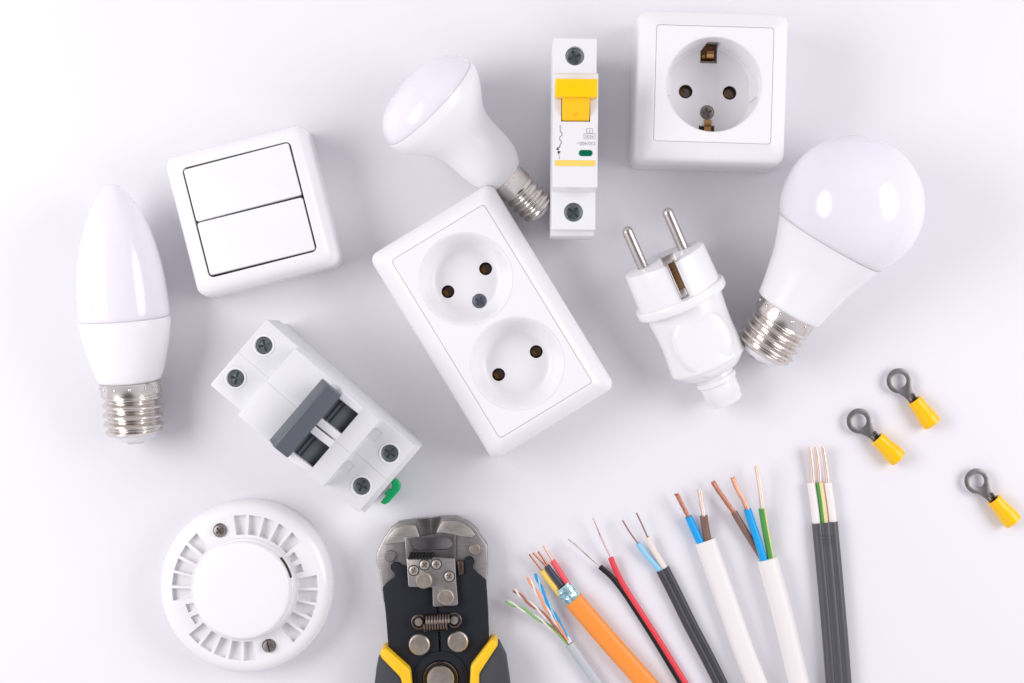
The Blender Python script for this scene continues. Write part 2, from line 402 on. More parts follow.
o = G().lathe([(0, 14.2), (21.2, 14.2), (21.2, 37.0), (20.25, 37.0), (20.25, 40.5), (20.05, 40.65), (19.8, 40.4), (19.1, floor + .6), (18.6, floor), (0, floor)], 96).build('well', PANEL, t)
cs = [cyl(-9.5, 0, 3.0, 10, 25), cyl(9.5, 0, 3.0, 10, 25), cyl(0, -8.8, 3.1, 18.6, 25)]
cs += [G().prism([(-3.6, 12.5), (-3.6, 17.6), (-.8, 21.4), (3.6, 21.4), (3.6, 12.5)], 15.4, 32), G().box(-3.4, 3.4, -21.4, -14.5, 15.4, 32)]
cut(o, cs)
for x in (-9.5, 9.5): pin_contact(x, 0, 18.5, t)
screw_head('cover_screw', 2.9, 0, -8.8, 20.3, SCRL, t, 0.3)
g = G()
for s in (-1, 1):                                             # side guides of the well
    g = G().prism(rrect(1.1, 4.2, .5, 4, s * 18.7, 0), floor - .5, 36).build('side_guide', PANEL, t)
for s in (1, -1):
    o = G().box(-3.3, 3.3, min(s * 12.6, s * 21), max(s * 12.6, s * 21), 15.6, 16.2).build('earth_clip', BRASSD, t)
    q = smooth([(.6, s * 13.6, 16.6), (.6, s * 14.6, 19), (.6, s * 16.2, 20.4), (.6, s * 17.6, 20.6)] if s > 0 else [(.4, -12.0, 20.3), (.4, -14.2, 20.6), (.4, -15.8, 20.4), (.4, -17.6, 19.4)], 5)
    sec = [(-1.5, -.25), (1.5, -.25), (1.5, .25), (-1.5, .25)]
    G().sweep(q, sec).build('spring_blade', BRASS, o)
    if s > 0:
        G().box(-3.4, 3.4, 12.6, 13.3, 16.4, 20.25).build('clip_edge', SCRL, o)
        G().lathe([(0, 17.6), (.9, 17.4), (1.3, 16.6), (1.3, 16)], 20, T(-1.8, 15.6, 0)).build('clip_rivet', BRASS, o)

# double socket, no earth
ang = math.radians(31.4)
t = thing('double_socket', P(492.0, 321.6, 26) - Vector((0, 0, 26)), ang, 'oblong white double socket with two round wells in the middle of the table', 'power socket', 'white surface mounted sockets')
hw, hl = 31.0, 51.6
o = G().loft([(0, hw - .5, hl - .5, 3), (1, hw, hl, 3.4), (20, hw, hl, 4), (25, hw - .3, hl - .3, 4), (27, hw - 1, hl - 1, 4), (29.5, hw - 3, hl - 3, 3.4), (31.6, hw - 5.4, hl - 5.0, 2.6), (32.6, hw - 7.2, hl - 6.6, 2.0), (32.8, hw - 7.8, hl - 7.2, 1.6)], seg=6).build('frame', WHITE, t)
cc = (21.0, -20.9)
WR = 19.8
cut(o, [G().prism(rrect(hw - 7.95, hl - 7.35, 1.5), 30, 45), cyl(0, cc[0], 20.75, 14, 45), cyl(0, cc[1], 20.75, 14, 45)])
o = G().loft([(30.1, hw - 8.08, hl - 7.48, 1.4), (32.7, hw - 8.08, hl - 7.48, 1.4), (32.95, hw - 8.35, hl - 7.75, 1.2)], seg=6).build('face_panel', PANEL, t)
cut(o, [cyl(0, cc[0], WR + .1, 20, 45, 96), cyl(0, cc[1], WR + .1, 20, 45, 96)])
for i, cy in enumerate(cc):
    fl = 21.0
    M = T(0, cy, 0)
    o = G().lathe([(0, 14.2), (20.65, 14.2), (20.65, 30.0), (WR + .08, 30.0), (WR + .08, 32.8), (WR - .2, 32.95), (WR - .7, 32.4), (WR - 2.0, 28), (WR - 3.4, 24), (WR - 4.6, 22), (WR - 6.2, fl + .1), (WR - 7.5, fl), (0, fl)], 96, M).build('well', PANEL, t, 50)
    cs = [cyl(-9.5, cy, 2.8, 10, 30), cyl(9.5, cy, 2.8, 10, 30)]
    if i == 0: cs.append(cyl(0, cy - 10.5, 3.2, 19.4, 30))
    cut(o, cs, 50)
    for x in (-9.5, 9.5): pin_contact(x, cy, 19.8, t, 2.75)
    if i == 0: screw_head('cover_screw', 2.95, 0, cy - 10.5, 21.2, SCRB, t, 0.5)

# ------------------------------------------------------------------ circuit breakers
def breaker_side(length, zt, block, zb, x0, x1, slope=3.0):
    """breaker body: profile in (y, z) extruded along x"""
    y0, y1 = -length / 2, length / 2; b0, b1 = block
    prof = [(y0 + 2, 0), (y1 - 2, 0), (y1 - 2, 8), (y1, 10), (y1, zt), (b1 + .5, zt), (b1, zb),
            (b0, zb), (b0 - .5, zt), (y0, zt), (y0, zt - 9), (y0 - 1.9, zt - 10.5), (y0 - 1.9, 10), (y0 + 2, 8)]
    n = len(prof); vs = [(x, y, z) for x in (x0, x1) for y, z in prof]
    fs = [tuple(range(n)), tuple(range(n, 2 * n))[::-1]] + [(k, (k + 1) % n, n + (k + 1) % n, n + k) for k in range(n)]
    return G().add(vs, fs)

# single pole breaker, yellow toggle
zt, zb = 45.0, 59.0
c = P(574.2, 134.0, zt)
t = thing('circuit_breaker', (c.x, c.y, 0), math.radians(-.5), 'slim white single-pole breaker with yellow toggle', 'circuit breaker', 'modular circuit breakers')
o = breaker_side(79.6, zt, (-23.6, 23.0), zb, -9.1, 9.1).build('housing', MCBY, t, 35, .35)
cut(o, [cyl(0, 32.5, 4.0, zt - 5, 80), cyl(0, -32.5, 4.0, zt - 5, 80),
        G().box(-5.9, 5.9, 3.2, 17.5, 44, 80)])
for y in (32.5, -32.5):
    screw_head('terminal_screw', 3.9, 0, y, zt - 3.0, SCR, t, 0.35 if y > 0 else 0.9, slot=.14)
G().box(-8.5, 8.5, 22.6, 22.95, 58.6, 59.3).build('seam', MCBW, t)
# toggle: wide top bar and the tongue that reaches into the slot
tog = G().box(-8.55, 8.55, 12.2, 19.6, 59.2, 65.8).build('toggle', YEL, t, 35, .5)
vs = [(-5.6, 3.6, 53), (5.6, 3.6, 53), (5.6, 12.6, 53), (-5.6, 12.6, 53), (-5.6, 3.6, 58.6), (5.6, 3.6, 58.6), (5.6, 12.6, 63.8), (-5.6, 12.6, 63.8)]
G().add(vs, [(3, 2, 1, 0), (4, 5, 6, 7), (0, 1, 5, 4), (1, 2, 6, 5), (2, 3, 7, 6), (3, 0, 4, 7)]).build('tongue', YELT, tog, 35, .3)
G().lathe([(.9, 0), (.8, .35), (.45, .45), (.45, .2), (0, .2)], 24, T(0, 6.3, 59.95) @ Matrix.Rotation(math.radians(30), 4, 'X')).build('tongue_ring', YELT, tog)
G().box(-5.8, 5.8, 3.3, 17, 44.1, 45).build('slot_floor', TOGD, t)
lb = G().prism(rrect(8.35, 8.6, .3, 3, 0, -6.0), zb, zb + .12).build('label_plate', MCBY, t, None)
G().box(-8.3, 8.1, -14.9, -12.5, zb + .13, zb + .22).build('yellow_stripe', YELP, lb, None)
G().prism(rrect(2.75, 1.25, 1.2, 6, 4.2, -9.6), zb + .13, zb + .3).build('indicator_window', GRN, t, 35)
z = zb + .14
R180 = Matrix.Rotation(PI, 4, 'Z')
text_mesh('230/400~', 2.05, T(4.4, -5.6, z) @ R180).build('rated_voltage', INKG, lb, None)
text_mesh('4500', 1.7, T(5.7, -2.75, z) @ R180).build('breaking_capacity', INKG, lb, None)
text_mesh('3', 1.6, T(5.7, -.55, z) @ R180).build('energy_class', INKG, lb, None)
def frame_rect(g, cx, cy, hx, hy, w_, z0, z1):
    g.box(cx - hx, cx + hx, cy + hy - w_, cy + hy, z0, z1); g.box(cx - hx, cx + hx, cy - hy, cy - hy + w_, z0, z1)
    g.box(cx - hx, cx - hx + w_, cy - hy + w_, cy + hy - w_, z0, z1); g.box(cx + hx - w_, cx + hx, cy - hy + w_, cy + hy - w_, z0, z1)
    return g
g = G(); frame_rect(g, 5.7, -2.75, 2.35, 1.12, .16, z, z + .05); frame_rect(g, 5.7, -.55, 1.3, 1.0, .16, z, z + .05); g.build('rating_box', INKG, lb, None)
g = G()                                                       # circuit symbol: terminal 2, trip curve, contact, terminal 1
def stroke(g, pts, w_=.2):
    for (x0, y0), (x1, y1) in zip(pts, pts[1:]):
        d = Vector((x1 - x0, y1 - y0, 0)); a = math.atan2(d.y, d.x)
        g.box(-.08, d.length + .08, -w_ / 2, w_ / 2, z, z + .05, T(x0, y0, 0) @ Matrix.Rotation(a, 4, 'Z'))
stroke(g, [(-6.3, .2), (-6.2, -1.0), (-5.5, -1.3), (-5.5, -2.6), (-6.4, -3.1), (-6.4, -4.2)])
stroke(g, [(-6.4, -4.2), (-5.7, -5.0), (-5.9, -5.8), (-6.3, -6.4), (-6.3, -7.0)]); stroke(g, [(-6.3, -7.0), (-7.6, -8.3)], .4)
stroke(g, [(-7.4, -7.6), (-6.9, -8.4)], .5); stroke(g, [(-7.2, -9.6), (-6.2, -8.9)], .4); stroke(g, [(-7.1, -8.8), (-6.3, -9.7)], .4); stroke(g, [(-6.7, -9.4), (-6.8, -10.4)])
g.build('circuit_symbol', INK, lb, None)
text_mesh('2', 1.7, T(-6.2, 1.1, z) @ R180).build('terminal_number', INK, lb, None)
text_mesh('1', 1.7, T(-6.5, -11.4, z) @ R180).build('terminal_number', INK, lb, None)

# two pole breaker, grey toggle
c = P(312.6, 415.8, zt)
t = thing('circuit_breaker', (c.x, c.y, 0), math.radians(49.4), 'wide two-pole light grey breaker with slate grey toggle bar and green clip', 'circuit breaker', 'modular circuit breakers')
# local +Y points to the upper-left end of the breaker, local +X to the upper right
o = breaker_side(81.5, zt, (-23.0, 22.4), zb, -18.0, 18.0).build('housing', MCBW, t, 35, .35)
cs = []
for s in (-1, 1):
    for y in (34.5, -34.5): cs.append(cyl(s * 9, y, 3.75, zt - 5, 80))
    cs.append(G().box(s * 9 - 5.3, s * 9 + 5.3, -14.6, 4, 50, 80))
cs.append(G().box(-.07, .07, -50, 50, zb - .14, 80)); cs.append(G().box(-.07, .07, 22.0, 50, zt - .14, zb - .2)); cs.append(G().box(-.07, .07, -50, -22.6, zt - .14, zb - .2))
cs.append(G().box(17.4, 19, -50, 50, 36.5, 37.1))
for s in (-1, 1): cs.append(G().box(s * 9 - 2.6 + (2 if s > 0 else 2), s * 9 + 2.6 + 2, -26.6, -22.6, zt - .18, zb - .2))
cut(o, cs)
for s in (-1, 1):
    for y in (34.5, -34.5):
        G().lathe([(4.6, zt - .2), (4.6, zt + .12), (4.4, zt + .3), (3.9, zt + .3), (3.7, zt + .1), (3.7, zt - 3)], 48, T(s * 9, y, 0)).build('screw_collar', MCBY, t)
        screw_head('terminal_screw', 3.6, s * 9, y, zt - 2.6, SCR, t, random.random() * 1.5, slot=.13)
    # curved drum under the toggle with its ridges
    dr = G()
    ys = [(-14.4, 54.6), (-12.5, 56.0), (-10, 57.4), (-7.5, 58.3), (-4, 59.6), (0, 60.2), (4, 60.2)]
    pr = ys + [(4, 50.2), (-14.4, 50.2)]
    n = len(pr); vs = [(x, y, z_) for x in (s * 9 - 5.2, s * 9 + 5.2) for y, z_ in pr]
    dr.add(vs, [tuple(range(n)), tuple(range(n, 2 * n))[::-1]] + [(q, (q + 1) % n, n + (q + 1) % n, n + q) for q in range(n)])
    drm = dr.build('toggle_drum', TOGD, t, 40)
    for y_, z_ in ((-8.2, 58.1), (-6.4, 59.0)):
        G().box(s * 9 - 5.1, s * 9 + 5.1, y_ - .45, y_ + .45, z_ - .4, z_ + .9).build('drum_ridge', TOG, drm, 35, .2)
    # side cheeks of the slot
    for e_ in (-1, 1):
        cx = s * 9 + e_ * 7.0
        pf = [(-15, 58.8), (-12.5, 60.6), (-8.5, 62.4), (-4.4, 63.2), (-3.2, 62.2), (-2.6, 60.2), (-2.5, 58.8)]
        n = len(pf); vs = [(x, y, z_) for x in (cx - 1.62, cx + 1.62) for y, z_ in pf]
        G().add(vs, [tuple(range(n)), tuple(range(n, 2 * n))[::-1]] + [(q, (q + 1) % n, n + (q + 1) % n, n + q) for q in range(n)]).build('slot_cheek', MCBY, t, 40, .5, 3)
# toggle bar: bevelled slab across both poles
pf = [(-4.8, 63.6), (4.6, 63.6), (5.6, 65.4), (2.3, 71.6), (1.6, 72.0), (-4.4, 70.6), (-5.0, 69.8)]
n = len(pf); vs = [(x, y, z_) for x in (-16.4, 16.4) for y, z_ in pf]
tg = G().add(vs, [tuple(range(n)), tuple(range(n, 2 * n))[::-1]] + [(q, (q + 1) % n, n + (q + 1) % n, n + q) for q in range(n)]).build('toggle', TOG, t, 35, .7, 3)
for s in (-1, 1): G().box(s * 9 - 4.6, s * 9 + 4.6, -3.6, 3.6, 59, 64).build('toggle_stem', TOG, tg, 35)
# green rail clip
g = G().prism([(-14.3, -43.6), (-13.6, -45.6), (-11.5, -46.4), (-4.6, -46.4), (-2.6, -45.4), (-2.0, -43.2), (-2.0, -40.5), (-4.6, -40.5), (-4.9, -42.6), (-7, -43.4), (-7.2, -42.2), (-10.2, -42.2), (-10.4, -43.6), (-12.3, -43.4)], 3.2, 9.0, T(.3, -1.5, 0))
g.build('rail_clip', GRNC, t, 35, .6)
G().box(-10, -6, -41.8, -38, 3.0, 8).build('clip_slide', MCBY, t)

# ------------------------------------------------------------------ smoke detector
c = P(246.4, 586.4, 12)
t = thing('smoke_detector', (c.x, c.y, 0), 0, 'round white smoke detector with slotted rim and two rim screws', 'smoke detector')
RO = 37.6
top = 17.0
o = G().lathe([(0, 0), (36.2, 0), (36.9, .6), (37.6, 3), (37.6, 10.5), (37.2, 12.5), (36.0, 14.2), (34.2, 15.4), (32.5, 16.0), (24.0, top), (22.0, top + .05), (21.6, top + .1), (0, top + .1)], 128).build('body', WHITE, t, 50)
cs = []
def wedge(a, r0, r1, hw_=1.75, z0=14.0):
    M = Matrix.Rotation(math.radians(a), 4, 'Z'); k_ = hw_
    return G().prism([(r0, -k_ * .72), (r1, -k_ * 1.0), (r1, k_ * 1.0), (r0, k_ * .72)], z0, 30, M)
longs = [94, 81.7, 69.4, 57.1, 44.8, 5.2, -7, -19, -31.2, -43.6]; shorts = [32.2, 19.6]
for b_ in (0, 180):
    for a in longs: cs.append(wedge(a + b_, 23.2, 31.6, 2.75))
    for a in shorts: cs.append(wedge(a + b_, 23.0, 26.6, 1.9, 15.0))
    cs.append(cyl(27.2 * math.cos(math.radians(113 + b_)), 27.2 * math.sin(math.radians(113 + b_)), 3.1, 13, 30))
cut(o, cs, 40)
o = G().lathe([(0, 15), (22.0, 15), (22.0, 19.4), (21.6, 20.2), (21.0, 20.4), (21.0, 23.0), (20.7, 24.0), (20.0, 24.5), (19.0, 24.8), (10, 25.1), (0, 25.2)], 128).build('centre_cap', WHITE, t, 50)
g = G()
vs = []; fs = []; n = 14
for i in range(n + 1):
    a = math.radians(14 + 26 * i / n)
    for r_, z_ in ((20.8, 19.8), (21.75, 19.8), (21.75, 21.6), (20.8, 21.6)): vs.append((r_ * math.cos(a), r_ * math.sin(a), z_))
for i in range(n):
    for q in range(4): fs.append((i * 4 + q, i * 4 + (q + 1) % 4, (i + 1) * 4 + (q + 1) % 4, (i + 1) * 4 + q))
fs += [(0, 1, 2, 3), tuple(range(n * 4, n * 4 + 4))[::-1]]
g.add(vs, fs).build('lens_slit', DARK, t)
for a in (113, -67):
    x, y = 27.2 * math.cos(math.radians(a)), 27.2 * math.sin(math.radians(a))
    screw_head('rim_screw', 2.45, x, y, 18.6, SCRL, t, a * .02, dome=.25, slot=.13, cross=(a > 0))

# ------------------------------------------------------------------ plug
A = P(663.6, 258.6, 23.2); B = P(726.0, 401.8, 9.5); L = (B - A).length
t = thing('power_plug', A, label='white earthed plug without a cord, two bare metal pins pointing up', cat='plug', euler=axis_euler(A, B))
# local +Y runs from the pin face to the cable end; local +Z is up
G().lathe([(0, 0), (17.2, 0), (18.0, .4), (18.3, 1.2), (18.7, 16.5)] + [(18.7, 16.6), (20.0, 16.9), (20.4, 17.6), (20.4, 20.2), (20.0, 20.9), (17.6, 21.2), (0, 21.2)], 96, axis='y', sy=.92).build('pin_head', WHITE, t, 35)
body = G().lathe([(0, 20.5)] + prof_smooth([(17.2, 20.5), (17.2, 24), (16.6, 31), (16.4, 38), (16.9, 45), (17.3, 49.2)]) + [(17.2, 49.8), (16.7, 50.4), (12.2, 54.6), (11.4, 55), (9, 55.1), (0, 55.1)], 96, axis='y', sy=.80)
body = body.build('grip', WHITE, t, 40)
g = G().lathe([(0, 0), (7, -.1), (10.5, -.5), (12.2, -1.2), (13.0, -2.4), (13.2, -4)], 72, T(0, 38.5, 13.35) @ Matrix.Rotation(math.radians(-1), 4, 'X'), sx=.98, sy=1.22)
g.build('thumb_pad', WHITE, body, 40)
G().lathe([(8.6, 54), (8.6, 57.0), (9.2, 57.3), (9.2, 59.2), (8.6, 59.6), (8.2, 60), (8.2, L - 3.5), (7.8, L - 3), (7.8, L - 1), (7.2, L), (5.0, L), (4.6, L - 4), (0, L - 4)], 64, axis='y', sy=.9).build('cord_collar', WHITE, t, 40)
for s in (-1, 1):
    pn = G().lathe([(2.35, 1.0), (2.35, -17.2), (2.1, -18.4), (1.3, -19.2), (0, -19.4)], 36, T(s * 9.5, 0, 0), axis='y').build('pin', PINM, t, 40)
    G().lathe([(3.3, .3), (3.3, -.3), (2.4, -.35)], 36, T(s * 9.5, 0, 0), axis='y').build('pin_base', MCBW, pn)
# earth contact in its groove on top of the head
e_ = G().box(-1.5, 1.5, -.35, 15.2, 16.2, 17.15).build('earth_contact', BRASSD, t, 35, .15)
for x in (-1.75, 1.75): G().box(x - .32, x + .32, -.7, 15.8, 16.4, 17.7).build('contact_rail', PINM, e_, 35, .15)
G().box(-1.4, 1.4, 11.8, 15.0, 17.1, 17.5).build('contact_tab', PINM, e_, 35, .1)
G().box(-2.9, 2.9, -3.6, -.2, 14.2, 16.9).build('contact_front', PINM, e_, 35, .2)
G().box(-2.1, 2.1, 15.3, 16.0, 16.2, 17.9).build('contact_end', PINM, e_, 35, .1)

# ------------------------------------------------------------------ ring terminals
def make_terminal():
    t = thing('ring_terminal', (0, 0, 0), 0, '', 'wire terminal', 'yellow sleeved ring terminals')
    # local origin at the ring centre on the table; +Y towards the sleeve
    z0 = 2.6
    ro, ri = 5.6, 3.2
    out = []
    for i in range(41):
        a = math.radians(90 + 40 + (360 - 80) * i / 40)
        out.append((ro * math.cos(a), ro * math.sin(a)))
    out = out + [(2.7, 6.6), (2.2, 8.8), (2.1, 13), (-2.1, 13), (-2.2, 8.8), (-2.7, 6.6)]
    o = G().prism(out, z0, z0 + .8).build('ring_tongue', TIN, t, 30)
    cut(o, [cyl(0, 0, ri, 0, 9, 48)], 30)
    b = o.modifiers.new('b', 'BEVEL'); b.width = .1; b.segments = 2; b.limit_method = 'ANGLE'; bake(o); o.data.shade_smooth(); o.data.set_sharp_from_angle(angle=.6)
    zc = 3.9
    for s in (-1, 1):
        G().box(s * 1.35 - .45, s * 1.35 + .45, 8.2, 11, z0 + .4, z0 + 2.0).build('barrel_edge', TIN, o, 35, .2)
    M = T(0, 0, zc)
    G().lathe([(2.2, 10.8)] + prof_smooth([(3.0, 10.6), (3.3, 11.2), (3.4, 13.5), (3.5, 16.0), (3.85, 18.5), (4.15, 20.5), (4.2, 23.8)], 4) + [(3.7, 24.2), (3.3, 24.1), (3.1, 20), (0, 20)], 48, M, axis='y', sy=.93).build('sleeve', YELS, t, 45)
    return t
tm = make_terminal()
spots = [((899.3, 380.8), (928.5, 418.5), 'ring terminal with yellow sleeve, topmost of the three, nearest the round bulb'),
         ((859.3, 421), (890.5, 451), 'ring terminal with yellow sleeve, leftmost of the three, nearest the cables'),
         ((977.2, 481), (1007, 514.5), 'ring terminal with yellow sleeve, lowest and rightmost, its end near the photo edge')]
def copy_tree(o, parent=None):
    c_ = o.copy(); COL.objects.link(c_); c_.parent = parent
    for ch in list(o.children): copy_tree(ch, c_)
    return c_
for i, (a_, b_, lab) in enumerate(spots):
    o = tm if i == 0 else copy_tree(tm)
    A = P(*a_, 3.2); B = P(*b_, 3.9); d = B - A
    o.location = (A.x, A.y, 0); o.rotation_euler = (0, 0, math.atan2(d.y, d.x) - PI / 2); o['label'] = lab

# ------------------------------------------------------------------ wire stripper
TZ = 13.0
c = P(440.5, 679.6, TZ); c.z = 0
t = thing('wire_stripper', c, 0, 'self-adjusting wire stripper with steel jaws, black plates and yellow-edged grips', 'hand tool')
def q(px, py, h): v = P(px, py, h) - c; return (v.x, v.y)
def tool_poly(pts, z0, z1, name, m, parent=t, bevel=.3, hs=None): 
    return G().prism([q(x, y, hs or z1) for x, y in pts], z0, z1).build(name, m, parent, 35, bevel)
# jaws
jl = tool_poly([(429.6, 518.6), (416, 519.6), (399, 522), (390.5, 528.2), (384.5, 537), (380, 545.5), (376.4, 553.5), (376.2, 561.5), (379.4, 571), (381.5, 590), (384, 604), (409, 600), (409, 555), (406, 541), (429.6, 541)], 3, 11, 'jaw', STEEL, bevel=.8)
jr = tool_poly([(430.6, 518.6), (441, 517), (456, 516.5), (468, 521.6), (477, 529.4), (479.2, 534), (487.4, 545.5), (488, 566), (486, 590), (484, 604), (457, 604), (455, 560), (455, 541), (430.6, 541)], 3, 11, 'jaw', STEEL, bevel=.8)
tool_poly([(383.2, 544.8), (389, 535), (395, 528.4), (403, 525.6), (411, 524.8), (415.4, 525.6), (419.6, 536.6), (412, 540.2), (406, 541.6), (395, 543)], 10, 12.2, 'cutter_plate', STEELL, jl, .25)
tool_poly([(436.4, 532), (442.3, 521.2), (450, 520.8), (457, 521.4), (465, 524.5), (471, 529.5), (475.2, 534.8), (472, 537.2), (463, 536.4), (454, 534.8), (445, 533)], 10, 12.2, 'cutter_plate', STEELL, jr, .25)
tool_poly([(416.4, 519.6), (429.8, 518.4), (429.8, 538), (421, 537.5)], 9, 11.6, 'jaw_gap_wedge', STEELK, jl, .2)  # steel wedge between the jaws, its colour darkened to stand for the gap
tool_poly([(430.4, 518.4), (440.8, 517), (435.4, 532.2), (434.5, 538), (430.4, 538)], 9, 11.6, 'jaw_gap_wedge', STEELK, jr, .2)
o = tool_poly([(404.6, 536.8), (420, 536.6), (434, 534), (455.5, 534), (455.8, 566), (406.4, 566)], 9, 12.4, 'jaw_bridge', STEELD, bevel=.3)
slot = [q(x, y, 12.4) for x, y in [(417, 538.3), (446.5, 537.8), (450.6, 539.4), (452.6, 543.2), (451.4, 547.2), (447.5, 549.6), (418, 550.8), (413.6, 549.2), (411.2, 545), (412.6, 540.4)]]
for ob in (o, jl, jr): cut(ob, [G().prism(slot, 0, 40)], 30)
for x, y in ((396, 567), (469, 561.4)):
    xx, yy = q(x, y, 11)
    for ob in (jl, jr): cut(ob, [cyl(xx, yy, 2.3, 0, 30)], 30)
# black plates
pl = tool_poly([(382.4, 588), (386, 583.5), (395.5, 576.5), (391.5, 568.5), (391.6, 565), (394.4, 562.2), (398.6, 562.4), (401.2, 565.6), (406.5, 566.5), (409, 569), (431, 569), (436.6, 600), (438.0, 628), (439.6, 662), (439.4, 740), (398, 760), (392, 700), (388.6, 650), (385.6, 613)], 5, 12.7, 'plate', BLK, bevel=.5)
pr_ = tool_poly([(486.0, 580), (478, 573.5), (472.5, 568.5), (473.8, 562.6), (471.8, 558), (468, 556.6), (464.6, 558.6), (463.6, 563), (456, 566), (437.8, 575), (438.4, 600), (440.1, 628), (441.7, 662), (441.5, 740), (482, 760), (486, 700), (489, 641), (488, 613)], 5, 12.7, 'plate', BLK, bevel=.5)
# stripping block and its hardware
bk = tool_poly([(406.6, 558.6), (434, 557.4), (455, 558.6), (456.2, 580), (458.2, 604), (456.5, 605.6), (434, 607), (432.8, 606), (432.3, 587.4), (409.4, 587), (408.2, 586)], 12.9, 15.2, 'stripping_block', STEEL, bevel=.35)
for i in range(8):
    x = 407.8 + i * 3.1
    tool_poly([(x, 559.6), (x + 1.9, 553.2), (x + 4.1, 553.2), (x + 2.3, 559.6)], 12.2, 15.6, 'serration', BLKM, bk, .1)
def rivet(px, py, r_px, z, name='rivet', m=RIV, dome=.1, parent=t):
    x, y = q(px, py, z); r = r_px / (K * CAMH / (CAMH - z))
    o = G().lathe([(0, z - 4), (r, z - 4), (r, z - .5), (r * .93, z - .12), (r * .86, z + .1), (r * .6, z + .1 + dome * .35), (0, z + .1 + dome * .5)], 40, T(x, y, 0)).build(name, m, parent, 30)
    return o
rivet(423.8, 581, 8.2, 18.0); rivet(445.6, 597.9, 8.5, 17.6)
rivet(390, 556.3, 5.8, 12.6, m=STEEL); rivet(474.6, 549.8, 5.6, 12.8)
rivet(419.3, 645, 10.6, 15.2); rivet(457.8, 642, 10.4, 15.2)
rivet(418.7, 622.2, 4.2, 17.5, 'spring_post'); rivet(454.1, 620.5, 4.3, 17.5, 'spring_post')
for px, py, r in ((413.6, 570.6, 4.6), (424.4, 565, 4.8), (436.3, 564.4, 4.6), (449.2, 576.6, 4.8)):
    x, y = q(px, py, 16); rr = r / 2.3
    o = screw_head('adjusting_screw', rr, x, y, 16.1, RIV, t, random.random() * 2, dome=.35, slot=.12)
    G().lathe([(rr * 1.02, 14.9), (rr * 1.25, 15.0), (rr * 1.25, 15.32), (rr * 1.02, 15.3)], 32, T(x, y, 0)).build('screw_washer', STEELD, o)
x, y = q(458.5, 570, 14)
g = G()
tool_poly([(457, 561), (463.5, 561), (464, 574), (458.5, 576)], 9, 14, 'side_latch', SPRD, bevel=.6)
# spring
sp = []
n = 9 * 20
xa, ya = q(424.5, 622.5, 16); xb, yb = q(449, 621.2, 16)
for i in range(n + 1):
    u = i / n; a = 2 * PI * 9.0 * u + PI / 2
    sp.append(Vector((xa + (xb - xa) * u, ya + (yb - ya) * u + 3.4 * math.cos(a), 16.6 + 3.4 * math.sin(a))))
g = G()
def tube(g, path, r, n_=10, mi=0, scale=None):
    """round tube with a parallel transported frame"""
    vs = []; fs = []; Tn = (path[1] - path[0]).normalized(); U = Tn.orthogonal().normalized()
    for i, p in enumerate(path):
        a = path[max(0, i - 1)]; b = path[min(len(path) - 1, i + 1)]; T2 = (b - a).normalized()
        U = (U - T2 * U.dot(T2)).normalized(); V = T2.cross(U); k_ = scale(i / (len(path) - 1)) if scale else 1
        vs += [tuple(p + (U * math.cos(2 * PI * j / n_) + V * math.sin(2 * PI * j / n_)) * r * k_) for j in range(n_)]
    for i in range(len(path) - 1):
        for j in range(n_):
            fs.append((i * n_ + j, i * n_ + (j + 1) % n_, (i + 1) * n_ + (j + 1) % n_, (i + 1) * n_ + j))
    fs.append(tuple(range(n_))); fs.append(tuple(range((len(path) - 1) * n_, len(path) * n_))[::-1])
    return g.add(vs, fs, None, mi)
tube(g, sp, .55, 8)
for (px, py), s in (((418.7, 622.2), -1), ((454.1, 620.5), 1)):
    x, y = q(px, py, 16.5); lp = []
    for i in range(23):
        a = math.radians(-150 + 300 * i / 22) + (PI if s < 0 else 0)
        lp.append(Vector((x + 2.9 * math.cos(a) , y + 2.9 * math.sin(a), 15.8)))
    tube(g, lp, .5, 8)
g.build('coil_spring', SPR, t, 60)
# pivot
x, y = q(440.5, 679.6, 16)
pv = G().lathe([(10.6, 12.5), (10.6, 13.4), (10.1, 13.8), (8.0, 13.8), (7.7, 13.2), (0, 13.2)], 64, T(x, y, 0)).build('pivot', BLK, t, 30)
G().lathe([(7.6, 13.0), (7.6, 14.6), (7.2, 15.0), (6.3, 15.0), (6.2, 14.4)], 64, T(x, y, 0)).build('pivot_ring', SPR, pv, 30)
G().lathe([(6.0, 13), (6.0, 16.1), (5.6, 16.7), (5.0, 16.8), (0, 16.8)], 64, T(x, y, 0)).build('pivot_bolt', RIV, pv, 30)
G().lathe([(10.5, 12.6), (11.6, 12.6), (11.6, 13.3), (10.5, 13.3), (10.5, 12.6)], 64, T(x, y, 0)).build('pivot_washer', BLK, pv, 30)
# grips
gl = tool_poly([(379, 654.5), (383, 653), (402, 672), (404, 760), (368, 780), (371, 720), (374.4, 684), (376.4, 667)], 1, 17, 'grip', GRIP, bevel=2.2)
gr = tool_poly([(498.5, 644.5), (494, 646), (477, 671), (476, 760), (516, 780), (514, 720), (509.8, 684), (506.2, 660)], 1, 17, 'grip', GRIP, bevel=2.2)
tool_poly([(379.2, 655), (381, 649.4), (386, 648), (410, 669.6), (411.6, 684), (412, 760), (401, 760), (401.8, 684), (400.4, 678), (382.5, 659.6)], 3, 18.2, 'grip_edge', YELG, gl, 1.1)
tool_poly([(498.2, 645.4), (496.6, 640.8), (491.6, 639.2), (470.6, 666.6), (469.8, 684), (469.5, 760), (480, 760), (479.2, 684), (479.2, 674), (494.6, 650.4)], 3, 18.2, 'grip_edge', YELG, gr, 1.1)

